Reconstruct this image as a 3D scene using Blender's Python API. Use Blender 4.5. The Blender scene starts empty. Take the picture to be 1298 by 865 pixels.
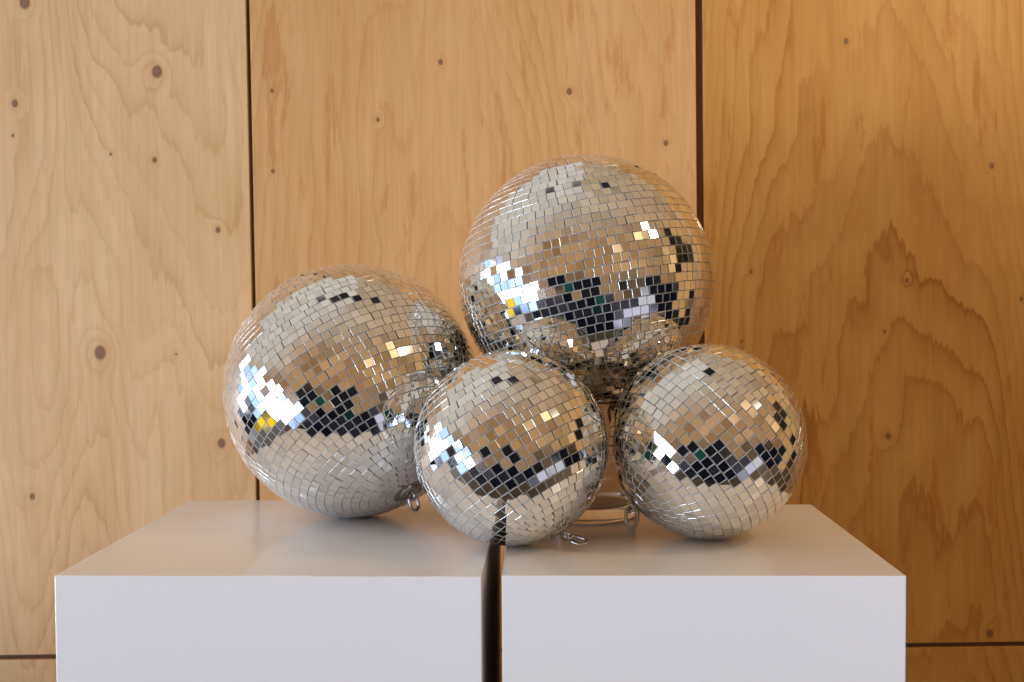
import bpy, bmesh, math, random
from mathutils import Vector, Matrix
random.seed(7)
scene = bpy.context.scene
COL = scene.collection
scene.view_settings.view_transform = 'Standard'
try: scene.view_settings.look = 'None'
except Exception: pass
scene.view_settings.exposure = 0

# ------------------------------------------------------------ node helper
class NT:
    def __init__(s, nt): s.nt = nt; s.n = nt.nodes; s.l = nt.links
    def put(s, sock, v):
        if v is None: return
        if hasattr(v, 'is_output'): s.l.new(v, sock)
        else:
            if hasattr(sock.default_value, '__len__') and len(sock.default_value) == 4 and len(v) == 3: v = (*v, 1)
            sock.default_value = v
    def math(s, op, a, b=None, c=None, clamp=False):
        m = s.n.new('ShaderNodeMath'); m.operation = op; m.use_clamp = clamp
        for i, v in enumerate((a, b, c)): s.put(m.inputs[i], v)
        return m.outputs[0]
    def vec(s, x, y, z):
        m = s.n.new('ShaderNodeCombineXYZ')
        for i, v in enumerate((x, y, z)): s.put(m.inputs[i], v)
        return m.outputs[0]
    def step(s, v, a, b, lo=0., hi=1.):
        m = s.n.new('ShaderNodeMapRange'); m.interpolation_type = 'SMOOTHSTEP'
        s.put(m.inputs[0], v)
        m.inputs[1].default_value = a; m.inputs[2].default_value = b
        m.inputs[3].default_value = lo; m.inputs[4].default_value = hi
        return m.outputs[0]
    def noise(s, v, scale=1, detail=2, rough=.5, dist=0, color=False):
        m = s.n.new('ShaderNodeTexNoise'); s.put(m.inputs['Vector'], v)
        m.inputs['Scale'].default_value = scale; m.inputs['Detail'].default_value = detail
        m.inputs['Roughness'].default_value = rough; m.inputs['Distortion'].default_value = dist
        return m.outputs['Color' if color else 'Fac']
    def mix(s, f, a, b, mode='MIX'):
        m = s.n.new('ShaderNodeMix'); m.data_type = 'RGBA'; m.blend_type = mode
        s.put(m.inputs['Factor'], f)
        s.put(m.inputs[6], a); s.put(m.inputs[7], b)
        return m.outputs[2]
    def bump(s, h, strength, dist):
        m = s.n.new('ShaderNodeBump'); m.inputs['Strength'].default_value = strength
        m.inputs['Distance'].default_value = dist; s.put(m.inputs['Height'], h)
        return m.outputs[0]

def new_mat(name):
    m = bpy.data.materials.new(name); m.use_nodes = True
    t = NT(m.node_tree); b = m.node_tree.nodes['Principled BSDF']
    return m, t, b

# ------------------------------------------------------------ materials
def wood_material(name, knots, light, mid, dark, freq, strength, seed, stain, xs=3.0, zs=.5, lean=.1, cath=None, namp=.6, crisp=.6):
    m, t, b = new_mat(name)
    tc = t.n.new('ShaderNodeTexCoord')
    sep = t.n.new('ShaderNodeSeparateXYZ'); t.l.new(tc.outputs['Object'], sep.inputs[0])
    x, z = sep.outputs[0], sep.outputs[2]
    w = t.noise(t.vec(t.math('MULTIPLY', x, 9), seed, t.math('MULTIPLY', z, 3.0)), 1, 3, .5)
    fz = t.noise(t.vec(t.math('MULTIPLY', x, 80), seed, t.math('MULTIPLY', z, 3.0)), 1, 3, .65)
    n1 = t.noise(t.vec(t.math('MULTIPLY', x, xs), seed + 3.3, t.math('MULTIPLY', z, zs)), 1, 1.5, .4, .2)
    field = t.math('MULTIPLY', n1, namp)
    field = t.math('MULTIPLY_ADD', w, .075, field)
    field = t.math('MULTIPLY_ADD', fz, .018, field)
    field = t.math('MULTIPLY_ADD', x, lean, field)
    if cath:
        x0, z0, kx, kz, amp = cath
        dx = t.math('MULTIPLY', t.math('SUBTRACT', x, x0), kx)
        dz = t.math('MULTIPLY', t.math('SUBTRACT', z, z0), kz)
        dd = t.math('SQRT', t.math('ADD', t.math('MULTIPLY', dx, dx), t.math('MULTIPLY', dz, dz)))
        field = t.math('MULTIPLY_ADD', dd, amp, field)
    pt = t.vec(x, 0., t.math('MULTIPLY', z, .8))
    kmask = None; halo = None; kcore = None
    for (kx, kz, r) in knots:
        d = t.n.new('ShaderNodeVectorMath'); d.operation = 'DISTANCE'
        t.l.new(pt, d.inputs[0]); d.inputs[1].default_value = (kx, 0, kz * .8)
        dd = d.outputs['Value']
        wob = t.math('MULTIPLY_ADD', w, r * .7, dd)
        k = t.step(wob, r * .95, r * 1.45, 1, 0)
        kc = t.step(wob, r * .45, r * 1.0, 1, 0)
        h = t.step(dd, 0, r * 3.6 + .006, 1, 0)
        field = t.math('MULTIPLY_ADD', h, r * 3.0, field)
        kmask = k if kmask is None else t.math('MAXIMUM', kmask, k)
        kcore = kc if kcore is None else t.math('MAXIMUM', kcore, kc)
        halo = h if halo is None else t.math('MAXIMUM', halo, h)
    ff = t.math('MULTIPLY', field, freq)
    fr = t.math('FRACT', ff)
    wn = t.n.new('ShaderNodeTexWhiteNoise'); wn.noise_dimensions = '1D'
    t.l.new(t.math('FLOOR', ff), wn.inputs['W'])
    ring = t.math('MULTIPLY_ADD', wn.outputs['Value'], .65, .35)
    line = t.math('MULTIPLY', t.step(fr, .25, .90), t.step(fr, .92, 1.0, 1, 0))
    sharp = t.math('MULTIPLY', t.step(fr, .74, .90), t.step(fr, .92, .99, 1, 0))
    line = t.math('ADD', t.math('MULTIPLY', line, .55), t.math('MULTIPLY', sharp, crisp))
    fade = t.step(t.noise(t.vec(t.math('MULTIPLY', x, 3.5), seed + 9, t.math('MULTIPLY', z, .8)), 1, 3), .32, .60, .25, 1)
    line = t.math('MULTIPLY', t.math('MULTIPLY', line, fade), t.math('MULTIPLY', ring, strength))
    fibre = t.noise(t.vec(t.math('MULTIPLY', x, 330), seed, t.math('MULTIPLY', z, 8)), 1, 3, .6)
    fibre2 = t.noise(t.vec(t.math('MULTIPLY', x, 60), seed, t.math('MULTIPLY', z, 2.5)), 1, 3, .6)
    blotch = t.noise(t.vec(t.math('MULTIPLY', x, 4), seed + 5, t.math('MULTIPLY', z, 1.3)), 1, 4, .6, .6)
    c = t.mix(t.step(blotch, .3, .72), light, mid)
    c = t.mix(line, c, dark)
    # narrow vertical reddish late-wood streaks with ragged edges
    st = t.step(t.noise(t.vec(t.math('MULTIPLY', x, 17), seed + 1, t.math('MULTIPLY', z, 2.3)), 1, 5, .68, .35), .56, .63)
    c = t.mix(t.math('MULTIPLY', st, stain), c, (mid[0]*.82, mid[1]*.62, mid[2]*.45))
    fl = t.step(t.noise(t.vec(t.math('MULTIPLY', x, 180), seed, t.math('MULTIPLY', z, 45)), 1, 2, .5), .66, .76)
    c = t.mix(t.math('MULTIPLY', fl, .18), c, (mid[0]*.7, mid[1]*.6, mid[2]*.5))
    c = t.mix(1., c, t.mix(fibre, (.87, .86, .84), (1.11, 1.11, 1.11)), 'MULTIPLY')
    c = t.mix(1., c, t.mix(t.step(fibre2, .3, .7), (.95, .94, .92), (1.04, 1.04, 1.05)), 'MULTIPLY')
    if kmask is not None:
        c = t.mix(t.math('MULTIPLY', t.math('POWER', halo, 2), .28), c, (mid[0]*.75, mid[1]*.65, mid[2]*.55))
        c = t.mix(t.math('MULTIPLY', kmask, .82), c, (.16, .075, .035))
        c = t.mix(t.math('MULTIPLY', kcore, .6), c, (.27, .16, .10))
    t.put(b.inputs['Base Color'], c)
    t.put(b.inputs['Roughness'], t.step(fibre2, .2, .8, .38, .52))
    b.inputs['Specular IOR Level'].default_value = .32
    t.put(b.inputs['Normal'], t.bump(t.math('ADD', fibre, t.math('MULTIPLY', line, -.6)), .12, .0015))
    return m

KL = [(-.830,.648,.014),(-.980,-.014,.017),(-.697,-.234,.012),(-1.137,.814,.013),(-1.167,.578,.008),
      (-.840,.441,.006),(-.944,.456,.004),(-.694,.274,.007),(-1.152,-.356,.008),(-1.174,.503,.004),(-.80,-.02,.003)]
KM = [(-.160,.662,.006),(-.310,.529,.005),(.143,.589,.008),(.370,.465,.006),(-.559,.600,.005),(-.561,.411,.005)]
KR = [(.797,.698,.006),(1.141,.401,.006),(.940,.133,.006),(.895,-.238,.008),(1.139,-.717,.010),
      (.570,.158,.004),(.546,-.007,.004),(.887,.012,.004),(1.212,.085,.004)]
wood_L = wood_material('plywood_pale', KL, (.79,.54,.285), (.71,.45,.215), (.53,.29,.11), 34, .50, 2.0, .10, 3.2, .7, .1, (-.78, 1.9, 3, .5, .35), .60)
wood_M = wood_material('plywood_honey', KM, (.71,.425,.185), (.645,.36,.135), (.46,.20,.06), 32, .48, 11.0, .50, 3.0, .5, .1, (-.1, -2.4, 3, .40, .4), .45)
wood_R = wood_material('plywood_amber', KR, (.60,.315,.085), (.525,.25,.055), (.34,.115,.018), 30, .88, 27.0, .60, 2.6, .55, .05, (.92, -2.6, 3, .42, .45), .46, .55)
wood_O = wood_material('plywood_plain', [(2.1,.5,.01),(-2.1,.2,.012)], (.70,.43,.20), (.62,.35,.14), (.46,.22,.07), 30, .6, 31.0, .3)

m_dark, t, b = new_mat('dark_gap_backing')
n = t.noise(None, 8, 3)
t.put(b.inputs['Base Color'], t.mix(n, (.15,.085,.05), (.22,.13,.07))); b.inputs['Roughness'].default_value = .8

def paint_material():
    m, t, b = new_mat('white_satin_paint')
    tc = t.n.new('ShaderNodeTexCoord'); o = tc.outputs['Object']
    n1 = t.noise(o, 2.0, 2, .5); n2 = t.noise(o, 420, 2, .5); n3 = t.noise(o, 16, 2, .5)
    c = t.mix(t.step(n1, .3, .7), (.845,.84,.84), (.865,.86,.86))
    t.put(b.inputs['Base Color'], c)
    b.inputs['Roughness'].default_value = .13; b.inputs['Specular IOR Level'].default_value = .6
    t.put(b.inputs['Normal'], t.bump(t.math('MULTIPLY_ADD', n3, 3.0, n2), .06, .001))
    return m
m_paint = paint_material()
m_gap_side, t, b = new_mat('darkened_gap_side')  # gap-facing sides coloured greyer than the paint to darken the slot between plinths
tc = t.n.new('ShaderNodeTexCoord')
n = t.noise(tc.outputs['Object'], 12, 4, .6)
t.put(b.inputs['Base Color'], t.mix(n, (.60,.56,.56), (.68,.64,.64))); b.inputs['Roughness'].default_value = .8
b.inputs['Specular IOR Level'].default_value = .15

m_mirror, t, b = new_mat('mirror_glass_tile')
g = t.n.new('ShaderNodeNewGeometry')
r = g.outputs['Random Per Island']
t.put(b.inputs['Base Color'], t.mix(r, (.78,.765,.735), (.94,.925,.90)))
b.inputs['Metallic'].default_value = 1; t.put(b.inputs['Roughness'], t.step(r, 0, 1, .015, .06))

m_edge, t, b = new_mat('cut_glass_edge')
n = t.noise(None, 60, 2)
t.put(b.inputs['Base Color'], t.mix(n, (.50,.53,.51), (.85,.88,.86)))
b.inputs['Metallic'].default_value = .25; b.inputs['Roughness'].default_value = .18

m_core, t, b = new_mat('grout_core')
n = t.noise(None, 30, 3)
t.put(b.inputs['Base Color'], t.mix(n, (.18,.17,.155), (.32,.30,.28))); b.inputs['Roughness'].default_value = .4

m_steel, t, b = new_mat('zinc_steel')
n = t.noise(None, 40, 3)
t.put(b.inputs['Base Color'], t.mix(n, (.33,.32,.31), (.50,.49,.48)))
b.inputs['Metallic'].default_value = 1; b.inputs['Roughness'].default_value = .25

m_glass, t, b = new_mat('clear_glass')
n = t.noise(None, 6, 2)
t.put(b.inputs['Base Color'], t.mix(n, (.66,.63,.60), (.76,.73,.70)))
b.inputs['Transmission Weight'].default_value = 1; b.inputs['Roughness'].default_value = .08; b.inputs['IOR'].default_value = 1.36

m_floor, t, b = new_mat('dark_floor')
tc = t.n.new('ShaderNodeTexCoord')
n = t.noise(tc.outputs['Object'], 5, 5, .6)
t.put(b.inputs['Base Color'], t.mix(n, (.05,.042,.038), (.10,.085,.075))); b.inputs['Roughness'].default_value = .35

# ------------------------------------------------------------ mesh helpers
def obj_from_bm(name, bm, mats, parent=None, loc=(0,0,0)):
    me = bpy.data.meshes.new(name); bm.to_mesh(me); bm.free()
    for m in mats: me.materials.append(m)
    o = bpy.data.objects.new(name, me); COL.objects.link(o); o.location = loc
    if parent: o.parent = parent
    return o

def box_bm(x0, x1, y0, y1, z0, z1, bev=0, seg=2):
    bm = bmesh.new(); bmesh.ops.create_cube(bm, size=1)
    for v in bm.verts:
        v.co = Vector((x0 + (v.co.x + .5) * (x1 - x0), y0 + (v.co.y + .5) * (y1 - y0), z0 + (v.co.z + .5) * (z1 - z0)))
    if bev: bmesh.ops.bevel(bm, geom=bm.edges[:], offset=bev, segments=seg, affect='EDGES', profile=.6)
    return bm

def lathe(bm, prof, seg=64, mat=Matrix(), closed=False):
    rings = []
    for (r, z) in prof:
        rings.append([bm.verts.new(mat @ Vector((r * math.cos(2*math.pi*i/seg), r * math.sin(2*math.pi*i/seg), z))) for i in range(seg)])
    nr = len(rings)
    for k in range(nr if closed else nr - 1):
        a, c = rings[k], rings[(k + 1) % nr]
        for i in range(seg):
            f = bm.faces.new((a[i], a[(i+1) % seg], c[(i+1) % seg], c[i])); f.smooth = True
    return rings

def link(bm, L, W, r, mat, seg=40, s2=10):
    """stadium-shaped wire link, long axis local x from 0 to L, in local xy"""
    pts = []
    R = W / 2
    for i in range(seg):
        a = 2*math.pi*i/seg
        cx = (L - R) if math.cos(a) > 0 else R
        pts.append((Vector((cx + R*math.cos(a), R*math.sin(a), 0)), Vector((math.cos(a), math.sin(a), 0))))
    rings = []
    for p, nrm in pts:
        rings.append([bm.verts.new(mat @ (p + nrm*(r*math.cos(2*math.pi*j/s2)) + Vector((0,0,r*math.sin(2*math.pi*j/s2))))) for j in range(s2)])
    for i in range(seg):
        a, c = rings[i], rings[(i+1) % seg]
        for j in range(s2):
            f = bm.faces.new((a[j], c[j], c[(j+1) % s2], a[(j+1) % s2])); f.smooth = True

# ------------------------------------------------------------ floor
fl = obj_from_bm('floor', box_bm(-3.2, 3.2, .3, 2.78, -.03, 0), [m_floor]); fl['kind'] = 'structure'

# ------------------------------------------------------------ wall (stands very slightly out of level)
WY = 2.72
wall = bpy.data.objects.new('plywood_wall', None); COL.objects.link(wall)
wall.location = (0, WY, 1.28); wall.rotation_euler = (0, math.radians(-.45), 0)
wall['label'] = 'interior wall clad in knotty honey coloured plywood panels with dark open joints'
wall['category'] = 'wall'
obj_from_bm('backing_board', box_bm(-2.8, 2.8, .016, .036, -1.24, 1.3), [m_dark], wall)
xs = [(-2.70, -1.695, wood_O), (-1.685, -.6175, wood_L), (-.608, .442, wood_M), (.460, 1.53, wood_R), (1.54, 2.7, wood_O)]
ZJ = -.744
for (x0, x1, m) in xs:
    obj_from_bm('wall_panel', box_bm(x0, x1, 0, .015, ZJ + .006, 1.3, .001), [m], wall)
    obj_from_bm('wall_panel', box_bm(x0, x1, 0, .015, -1.22, ZJ - .006, .001), [m], wall)

# ------------------------------------------------------------ plinths
TOP = 1.0
def plinth(cx, cy, w, d, rot, label, side):
    bm = box_bm(-w/2, w/2, -d/2, d/2, 0, TOP, .0018, 3)
    bm.normal_update()
    for f in bm.faces:
        if f.normal.x * side > .99: f.material_index = 1
    e = obj_from_bm('display_plinth', bm, [m_paint, m_gap_side])
    e.location = (cx, cy, 0.001); e.rotation_euler = (0, 0, math.radians(rot))
    e['label'] = label; e['category'] = 'plinth'; e['group'] = 'white display plinths standing side by side'
    return e
plinth(-.3290, 1.857, .592, .596, -1.95, 'wider white painted box plinth carrying the single big mirror ball', 1)
plinth(.2661, 1.820, .550, .545, -1.40, 'narrower white painted box plinth carrying glass vase and mirror balls', -1)

# ------------------------------------------------------------ mirror balls
def rot_to(axis):
    return Vector((0, 0, 1)).rotation_difference(Vector(axis).normalized()).to_matrix().to_4x4()

CAM = Vector((0, 0, 1.378)); LAMP = Vector((1.73, 1.27, 2.70))
def mirror_ball(R, center, axis, label, seed, spin=0., tile=.0146, ring=None, glint=False, swivel=0):
    rnd = random.Random(seed)
    base = bpy.data.objects.new('mirror_ball', None); COL.objects.link(base)
    cx, cy, cz = center; base.location = (cx, cy, cz - R)
    base['label'] = label; base['category'] = 'disco ball'; base['group'] = 'pile of mirror balls on the plinths'
    M = rot_to(axis) @ Matrix.Rotation(spin, 4, 'Z')
    th = .0024; gap = .0009
    Rc = R - th - .0004
    bm = bmesh.new()
    bmesh.ops.create_uvsphere(bm, u_segments=128, v_segments=64, radius=Rc)
    for f in bm.faces: f.smooth = True
    bmesh.ops.transform(bm, matrix=M, verts=bm.verts)
    obj_from_bm('ball_core', bm, [m_core], base, (0, 0, R))
    bm = bmesh.new()
    rows = int(round(math.pi * R / tile)); dth = math.pi / rows
    cap = .017
    tiles = []
    for i in range(rows):
        tt = (i + .5) * dth
        rad = R * math.sin(tt)
        if rad < cap + tile * .4: continue
        nn = max(6, int(math.floor(2 * math.pi * rad / (tile + .0001))))
        off = rnd.random() * 6.28
        for k in range(nn):
            ph = off + 2*math.pi*k/nn + rnd.gauss(0, .0004/ max(rad,.03))
            T = tt + rnd.gauss(0, .0002 / R)
            nrm = Vector((math.sin(T)*math.cos(ph), math.sin(T)*math.sin(ph), math.cos(T)))
            u = Vector((-math.sin(ph), math.cos(ph), 0)); v = nrm.cross(u)
            a, c, tw = rnd.gauss(0, .0105), rnd.gauss(0, .0105), rnd.gauss(0, .010)
            n2 = (nrm + u * a + v * c).normalized()
            tiles.append([nrm, n2, tw, min(2*math.pi*rad/nn, tile) / 2 - gap / 2, u])
    if glint:   # nearest tile is deliberately turned to throw the ceiling spotlight into the camera
        Ci = Vector(center); best = None
        M3 = M.to_3x3(); Mi = M3.inverted()
        for q in tiles:
            P = Ci + (M3 @ q[0]) * R
            hv = ((CAM - P).normalized() + (LAMP - P).normalized()).normalized()
            d = (M3 @ q[0]).dot(hv)
            if best is None or d > best[0]: best = (d, q, Mi @ hv)
        best[1][1] = best[2].normalized()
    hh = R * dth / 2 - gap / 2; bv = .00035
    for nrm, n2, tw, hw, u in tiles:
        u2 = (u - n2 * u.dot(n2)).normalized(); v2 = n2.cross(u2)
        u3 = u2 * math.cos(tw) + v2 * math.sin(tw); v3 = n2.cross(u3)
        o = nrm * (R - th - rnd.random()*.0002)
        S = ((-1,-1),(1,-1),(1,1),(-1,1))
        lo = [bm.verts.new(M @ (o + u3*sx*hw + v3*sy*hh)) for sx, sy in S]
        mi = [bm.verts.new(M @ (o + n2*(th - bv) + u3*sx*hw + v3*sy*hh)) for sx, sy in S]
        hi = [bm.verts.new(M @ (o + n2*th + u3*sx*(hw-bv) + v3*sy*(hh-bv))) for sx, sy in S]
        f = bm.faces.new(hi); f.material_index = 0
        for q in range(4):
            f = bm.faces.new((lo[q], lo[(q+1)%4], mi[(q+1)%4], mi[q])); f.material_index = 1
            f = bm.faces.new((mi[q], mi[(q+1)%4], hi[(q+1)%4], hi[q])); f.material_index = 1
    obj_from_bm('mirror_tiles', bm, [m_mirror, m_edge], base, (0, 0, R))
    bm = bmesh.new()
    lathe(bm, [(0.0001, R + .0025), (.008, R + .0025), (.0095, R + .0015), (.016, R + .0005), (.0185, R - .0012), (.0185, R - .004)], 32, M)
    lathe(bm, [(.0001, R + .0075), (.0035, R + .0075), (.004, R + .0065), (.004, R + .002)], 20, M)
    obj_from_bm('end_cap', bm, [m_steel], base, (0, 0, R))
    if ring:
        rd, nd, L, W = ring
        rd = Vector(rd).normalized(); nd = Vector(nd); nd = (nd - rd * nd.dot(rd)).normalized()
        ax = Vector(axis).normalized()
        p = ax * (R + .007)
        fr = Matrix((rd, nd.cross(rd), nd)).transposed().to_4x4()
        bm = bmesh.new()
        n2 = nd.cross(ax).normalized()
        fr2 = Matrix((ax, n2.cross(ax), n2)).transposed().to_4x4()
        link(bm, .013, .011, .0024, Matrix.Translation(p - ax * .006) @ fr2, 24, 8)
        q = p - rd * .002
        if swivel:    # barrel of a swivel clip between eyelet and hook
            B = Matrix.Translation(q) @ rot_to(rd)
            lathe(bm, [(.0001, 0), (.0042, .0005), (.0060, .002), (.0060, .010), (.0044, .011), (.0044, .013), (.0062, .0145), (.0050, .018), (.0001, .019)], 20, B)
            q = q + rd * .015
        link(bm, L, W, .0028, Matrix.Translation(q) @ fr)
        obj_from_bm('hanging_ring', bm, [m_steel], base, (0, 0, R))
    return base

Z0 = 1.378
RS = .15; RL = .221
mirror_ball(RL, (-.2795, 2.000, TOP + RL + .001), (.49, -.46, -.74), 'big mirror ball resting on the wider white plinth', 1, .3, ring=((.25,-.25,-.9), (.75,-.65,0), .027, .018))
mirror_ball(.220, (.1285, 1.990, Z0 + .031), (.20, -.12, -.97), 'big mirror ball perched on a glass vase above the others', 2, 1.1, glint=True, ring=((.2,0,-1), (.35,-.9,0), .030, .021))
mirror_ball(RS, (-.002, 1.760, TOP + RS + .001), (.51, -.25, -.825), 'small mirror ball straddling the gap between the two plinths', 3, .5, ring=((.80,-.55,-.20), (.0,-.45,1), .026, .016), swivel=1)
mirror_ball(.1535, (.3065, 1.800, TOP + .1535 + .001), (-.75, -.20, -.63), 'small mirror ball on the narrower plinth with ring touching the top', 4, .2, ring=((-.12,-.30,-.95), (.45,-.8,.1), .032, .022))

# ------------------------------------------------------------ glass vase carrying the upper ball
bm = bmesh.new()
H = .203
outer = [(.0001, .0), (.080, .0), (.085, .002), (.087, .006), (.085, .0115), (.0875, .017), (.085, .0225), (.0865, .028), (.086, .06), (.084, .12), (.083, H - .003), (.0815, H)]
inner = [(.080, H), (.0795, H - .003), (.0805, .12), (.0825, .06), (.0825, .030), (.078, .024), (.0001, .022)]
lathe(bm, outer + inner, 96)
bmesh.ops.recalc_face_normals(bm, faces=bm.faces[:])
vase = obj_from_bm('glass_vase', bm, [m_glass], None, (.1285, 1.99, TOP + .0016))
vase['label'] = 'clear round glass vase with thick foot holding up a mirror ball'
vase['category'] = 'vase'

# ------------------------------------------------------------ camera
cam = bpy.data.cameras.new('camera'); co = bpy.data.objects.new('camera', cam); COL.objects.link(co)
cam.sensor_width = 36; cam.lens = 40.2; cam.clip_end = 100; cam.clip_start = .05
co.matrix_world = Matrix.Translation(CAM) @ Matrix.Rotation(math.radians(90 - 2.04), 4, 'X') @ Matrix.Rotation(math.radians(-.3), 4, 'Z')
cam.dof.use_dof = True; cam.dof.focus_distance = 1.8; cam.dof.aperture_fstop = 11
scene.camera = co

# ------------------------------------------------------------ surroundings (gallery room as environment)
w = bpy.data.worlds.new('World'); scene.world = w; w.use_nodes = True
t = NT(w.node_tree); bg = w.node_tree.nodes['Background']
tc = t.n.new('ShaderNodeTexCoord'); sep = t.n.new('ShaderNodeSeparateXYZ'); t.l.new(tc.outputs['Generated'], sep.inputs[0])
X, Y, Z = sep.outputs
D = 180 / math.pi
az = t.math('MULTIPLY', t.math('ARCTAN2', X, t.math('MULTIPLY', Y, -1)), D)   # 0 = behind the camera, - = window side
el = t.math('MULTIPLY', t.math('ARCSINE', Z), D)
def win(a0, a1, e0, e1, s=1.2):
    m = t.math('MULTIPLY', t.step(az, a0 - s, a0 + s), t.step(az, a1 - s, a1 + s, 1, 0))
    return t.math('MULTIPLY', m, t.math('MULTIPLY', t.step(el, e0 - s, e0 + s), t.step(el, e1 - s, e1 + s, 1, 0)))
def cells(sa, se):
    v = t.n.new('ShaderNodeTexVoronoi'); t.put(v.inputs['Vector'], t.vec(t.math('MULTIPLY', az, sa), t.math('MULTIPLY', el, se), 0)); v.inputs['Scale'].default_value = 1
    v.distance = 'CHEBYCHEV'
    sv = t.n.new('ShaderNodeSeparateXYZ'); t.l.new(v.outputs['Color'], sv.inputs[0])
    return sv.outputs[0], sv.outputs[1]
c1, c2 = cells(.06, .08)
d1, d2 = cells(.18, .14)
ceil = t.mix(t.step(az, -60, 70), (.53, .46, .38), (.47, .35, .225))
ceil = t.mix(1., ceil, t.mix(t.step(c2, 0, 1), (.86, .85, .83), (1.08, 1.08, 1.08)), 'MULTIPLY')
woodc = t.mix(c1, (.26, .14, .055), (.50, .30, .14))
low = t.mix(t.step(c1, .35, .95), (.005, .005, .010), (.05, .045, .06))
col = t.mix(t.step(el, 26, 72), woodc, ceil)
col = t.mix(t.math('MULTIPLY', t.step(az, -35, -80), t.step(el, 8, 22)), col, (.58, .53, .47))
col = t.mix(t.step(el, 2, -3), col, low)
col = t.mix(win(-60, 60, -14, 6), col, t.mix(t.step(c2, .45, .75), (.010, .010, .014), (.30, .19, .10)))
col = t.mix(win(84, 132, -30, 34), col, t.mix(t.step(c2, .5, .54), (.015, .012, .01), (.50, .27, .10)))
def add(mask, c):
    global col; col = t.mix(mask, col, c)
add(win(28, 78, -46, -20), t.mix(t.step(d1, .3, .5), (.12, .12, .16), (.54, .54, .70)))
add(win(45, 60, -20, -8), (.55, .56, .62))
add(win(4, 11, -23, -14), (.01, .06, .045)); add(win(-22, -17, -10, 0), (.01, .06, .045))
pane = t.mix(t.step(d1, .32, .68), (.03, .04, .055), (1.0, 1.0, 1.0))
for (a0, a1, e0, e1, s) in [(-128,-113,-6,14,13), (-109,-95,-12,14,22), (-91,-77,-14,13,26), (-72,-60,-20,8,28), (-56,-47,-26,0,29), (-42,-37,-22,-6,20)]:
    cc = (s*.83, s*.95, s*1.17)
    m = t.n.new('ShaderNodeMix'); m.data_type = 'RGBA'; m.blend_type = 'MULTIPLY'; m.inputs[0].default_value = 1
    m.inputs[6].default_value = (*cc, 1); t.l.new(pane, m.inputs[7])
    add(win(a0, a1, e0, e1, .8), m.outputs[2])
add(win(-90, -71, -30, -14, .8), (1.1, .72, .012))
# dark ceiling track and warm downlights
add(t.math('MULTIPLY', t.math('MULTIPLY', t.step(Y, .03, .04), t.step(Y, .11, .12, 1, 0)), t.math('MULTIPLY', t.step(Z, .9, .92), t.step(X, .32, .35, 1, 0))), (.02, .018, .02))
add(win(46, 60, 31, 41, 2), (1.5, 1.0, .5))
add(win(63, 69, 32, 39, 1), (14., 12.5, 10.))
add(win(20, 28, 24, 32, 2), (1.1, .75, .4))
add(win(75, 82, 8, 20, 2), (.9, .55, .25))
t.put(bg.inputs['Color'], col); bg.inputs['Strength'].default_value = 1.08

def lamp(name, typ, loc, target, power, color, **kw):
    l = bpy.data.lights.new(name, typ); l.energy = power; l.color = color
    for k, q in kw.items(): setattr(l, k, q)
    o = bpy.data.objects.new(name, l); COL.objects.link(o); o.location = loc
    o.rotation_euler = (Vector(target) - Vector(loc)).to_track_quat('-Z', 'Y').to_euler()
    return o
lamp('warm_spotlight', 'SPOT', LAMP, (.75, 2.60, 1.55), 40, (1, .72, .42), spot_size=math.radians(115), spot_blend=1, shadow_soft_size=.035)
